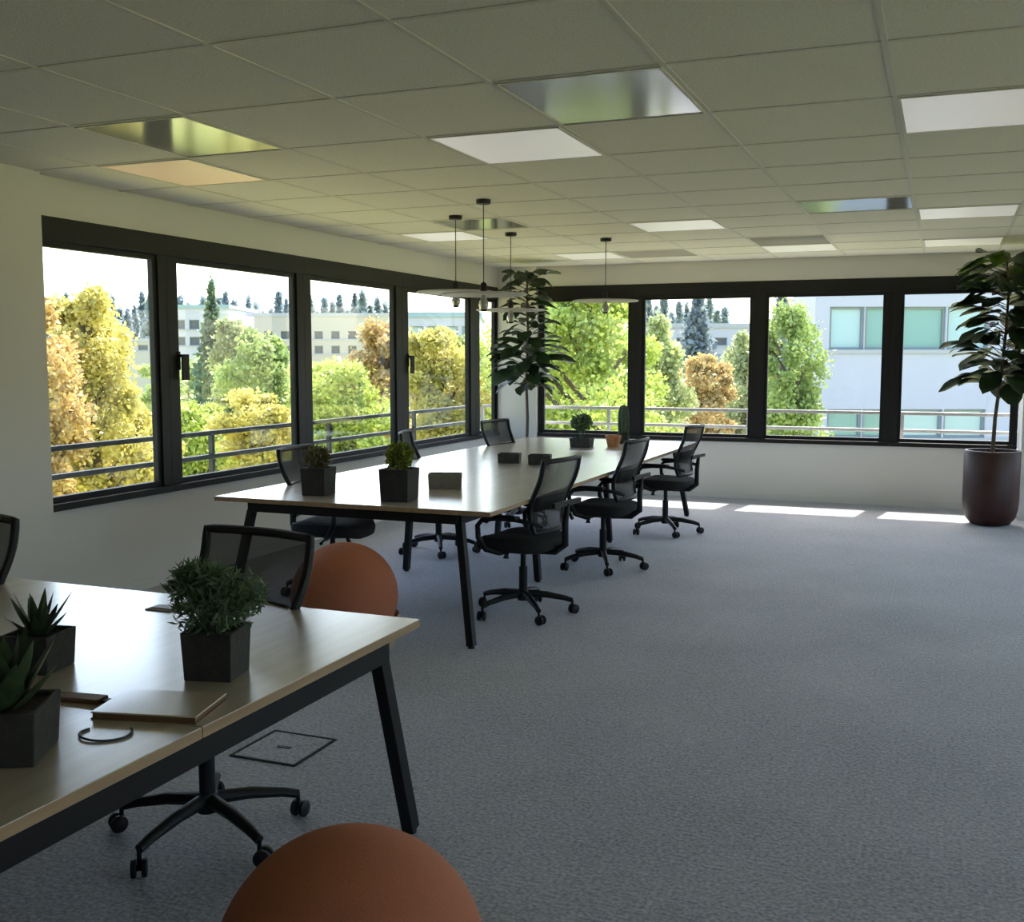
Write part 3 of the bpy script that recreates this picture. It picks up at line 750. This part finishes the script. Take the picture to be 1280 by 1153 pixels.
conifer(lat(870, 80), 80, zz(375, 80), 6.0, BLU, 'large grey-blue fir behind the second far window', 6, n=3500, leaf=.35)
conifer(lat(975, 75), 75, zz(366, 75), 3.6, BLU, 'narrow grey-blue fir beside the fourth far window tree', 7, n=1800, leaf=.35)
def pane(px):
    for a, n_ in ((205, 'the first left window'), (378, 'the second left window'), (502, 'the third left window'), (594, 'the fourth left window'), (795, 'the first far window'), (949, 'the second far window'), (1116, 'the third far window')):
        if px < a: return n_
g = random.Random(5)
for k in range(58):
    px = 60 + k*9.4 if k < 46 else 800 + (k-46)*9.4; dep = 215 + 11*(k % 7)
    conifer(lat(px, dep), dep, zz(g.uniform(372, 398), dep), g.uniform(6, 9), (.30,.36,.38), 'distant fir on the skyline, haze tint painted in, seen through ' + pane(px), 200+k, 'firs on the skyline', n=420, leaf=1.1)  # distance haze is put into the pale grey-blue leaf colour
# mid-distance hedge trees filling the ground between the buildings
for k in range(14):
    px = 205 + k*21; dep = [62, 88, 70, 97, 79][k % 5]
    tree(lat(px, dep), dep, zz(g.uniform(436, 470), dep), 4.3, 6.0, [GRN, OLV, PAL, YEL][k % 4], ['green', 'olive', 'pale green', 'golden'][k % 4] + ' rounded tree in the middle distance, seen through ' + pane(px), 1500, .32, seed=300+k, group='middle distance trees left', name='rounded_tree')
for k in range(9):
    px = 800 + k*22; dep = [56, 70, 63][k % 3]
    tree(lat(px, dep), dep, zz(g.uniform(448, 475), dep), 2.5, 4.5, [OLV, PAL, ORG][k % 3], ['olive', 'pale green', 'orange-tinged'][k % 3] + ' rounded tree in the middle distance, seen through ' + pane(px), 1500, .26, seed=400+k, group='middle distance trees right', name='rounded_tree')

def building(l0, l1, dep, thick, ztop, rows, wm, gm, label, band=None, skip=0, cols=None, roofm=None):
    """facade in the plane depth=dep facing the office; rows = [(z0, z1)], cols = [(a0, a1)] lateral window spans"""
    o = P(l0, dep, 0); t = empty('office_building', (o[0], o[1], GZ), YAW, label, 'building')
    W = l1-l0; Z = lambda z: z-GZ
    m = MB(); q = .35
    m.box(0, W, q, thick, 0, Z(ztop))              # core
    zs = sorted(rows); cur = GZ
    for (a, b) in zs:
        m.box(0, W, 0, q, Z(cur), Z(a)); cur = b
        xs = 0
        for (c0, c1) in cols: m.box(xs, c0, 0, q, Z(a), Z(b)); xs = c1
        m.box(xs, W, 0, q, Z(a), Z(b))
    m.box(0, W, 0, q, Z(cur), Z(ztop)); m.build('wall', wm, t)
    MB().box(-.15, W+.15, -.15, thick+.15, Z(ztop), Z(ztop)+.35).build('parapet', roofm or M_bband, t)
    k = 0
    for (a, b) in zs:
        MB().box(cols[0][0]-.2, cols[-1][1]+.2, -.08, .05, Z(a)-.14, Z(a)).build('sill', M_bband, t)
        for (c0, c1) in cols:
            f = MB(); e = min(.09, (c1-c0)*.08)
            f.box(c0, c1, .10, .22, Z(a), Z(a)+e); f.box(c0, c1, .10, .22, Z(b)-e, Z(b)); f.box(c0, c0+e, .10, .22, Z(a)+e, Z(b)-e); f.box(c1-e, c1, .10, .22, Z(a)+e, Z(b)-e)
            f = f.build('window', M_bframe, t)
            MB().box(c0+e, c1-e, .2, .24, Z(a)+e, Z(b)-e).build('pane', gm[k % len(gm)], f); k += 1
    return t
d = 40
def cs(*px, o): return [((a-o)/1335*d, (b-o)/1335*d) for a, b in px]
building(lat(1016, d), lat(1016, d)+26, d, 3.2, 5.2, [(zz(437, d), zz(384, d)), (zz(547, d), zz(511, d)), (zz(655, d), zz(620, d))], M_bwall, [M_bglass, M_bglass2, M_bglass2, M_bglass],
         'white office building with ribbon windows filling the right panes', cols=cs((1034, 1077), (1078, 1120), (1122, 1178), (1180, 1232), (1290, 1350), (1352, 1420), (1480, 1560), o=1016))
d = 112
building(lat(320, d), lat(486, d), d, 12, zz(396, d), [(zz(424, d), zz(414, d)), (zz(442, d), zz(432, d))], M_bcream, [M_bdark],
         'long cream building with rows of small windows behind the second and third left panes', cols=[(1+1.75*k, 1.9+1.75*k) for k in range(8)])
d = 105
building(lat(214, d), lat(288, d), d, 12, zz(386, d), [(zz(412, d), zz(400, d)), (zz(432, d), zz(421, d))], M_bwall, [M_bdark],
         'pale grey block at the left of the second left window', cols=[(.6+1.4*k, 1.6+1.4*k) for k in range(4)], roofm=M_broof)
d = 75
building(lat(505, d), lat(600, d), d, 12, zz(397, d), [(zz(420, d), zz(408, d))], M_bwall, [M_bglass2, M_bglass],
         'low building with blue-grey roof in the fourth left window', cols=[(.5+1.2*k, 1.4+1.2*k) for k in range(4)], roofm=M_broof)
d = 85
building(lat(835, d), lat(960, d), d, 12, zz(410, d), [(zz(432, d), zz(422, d))], M_bwall, [M_bdark],
         'low white building behind the second far window', cols=[(.6+1.5*k, 1.6+1.5*k) for k in range(4)])
d = 130
building(lat(130, d), lat(205, d), d, 12, zz(427, d), [(zz(438, d), zz(431, d))], M_bcream, [M_bdark],
         'far low cream building in the first left window', cols=[(.8+1.8*k, 2+1.8*k) for k in range(3)])
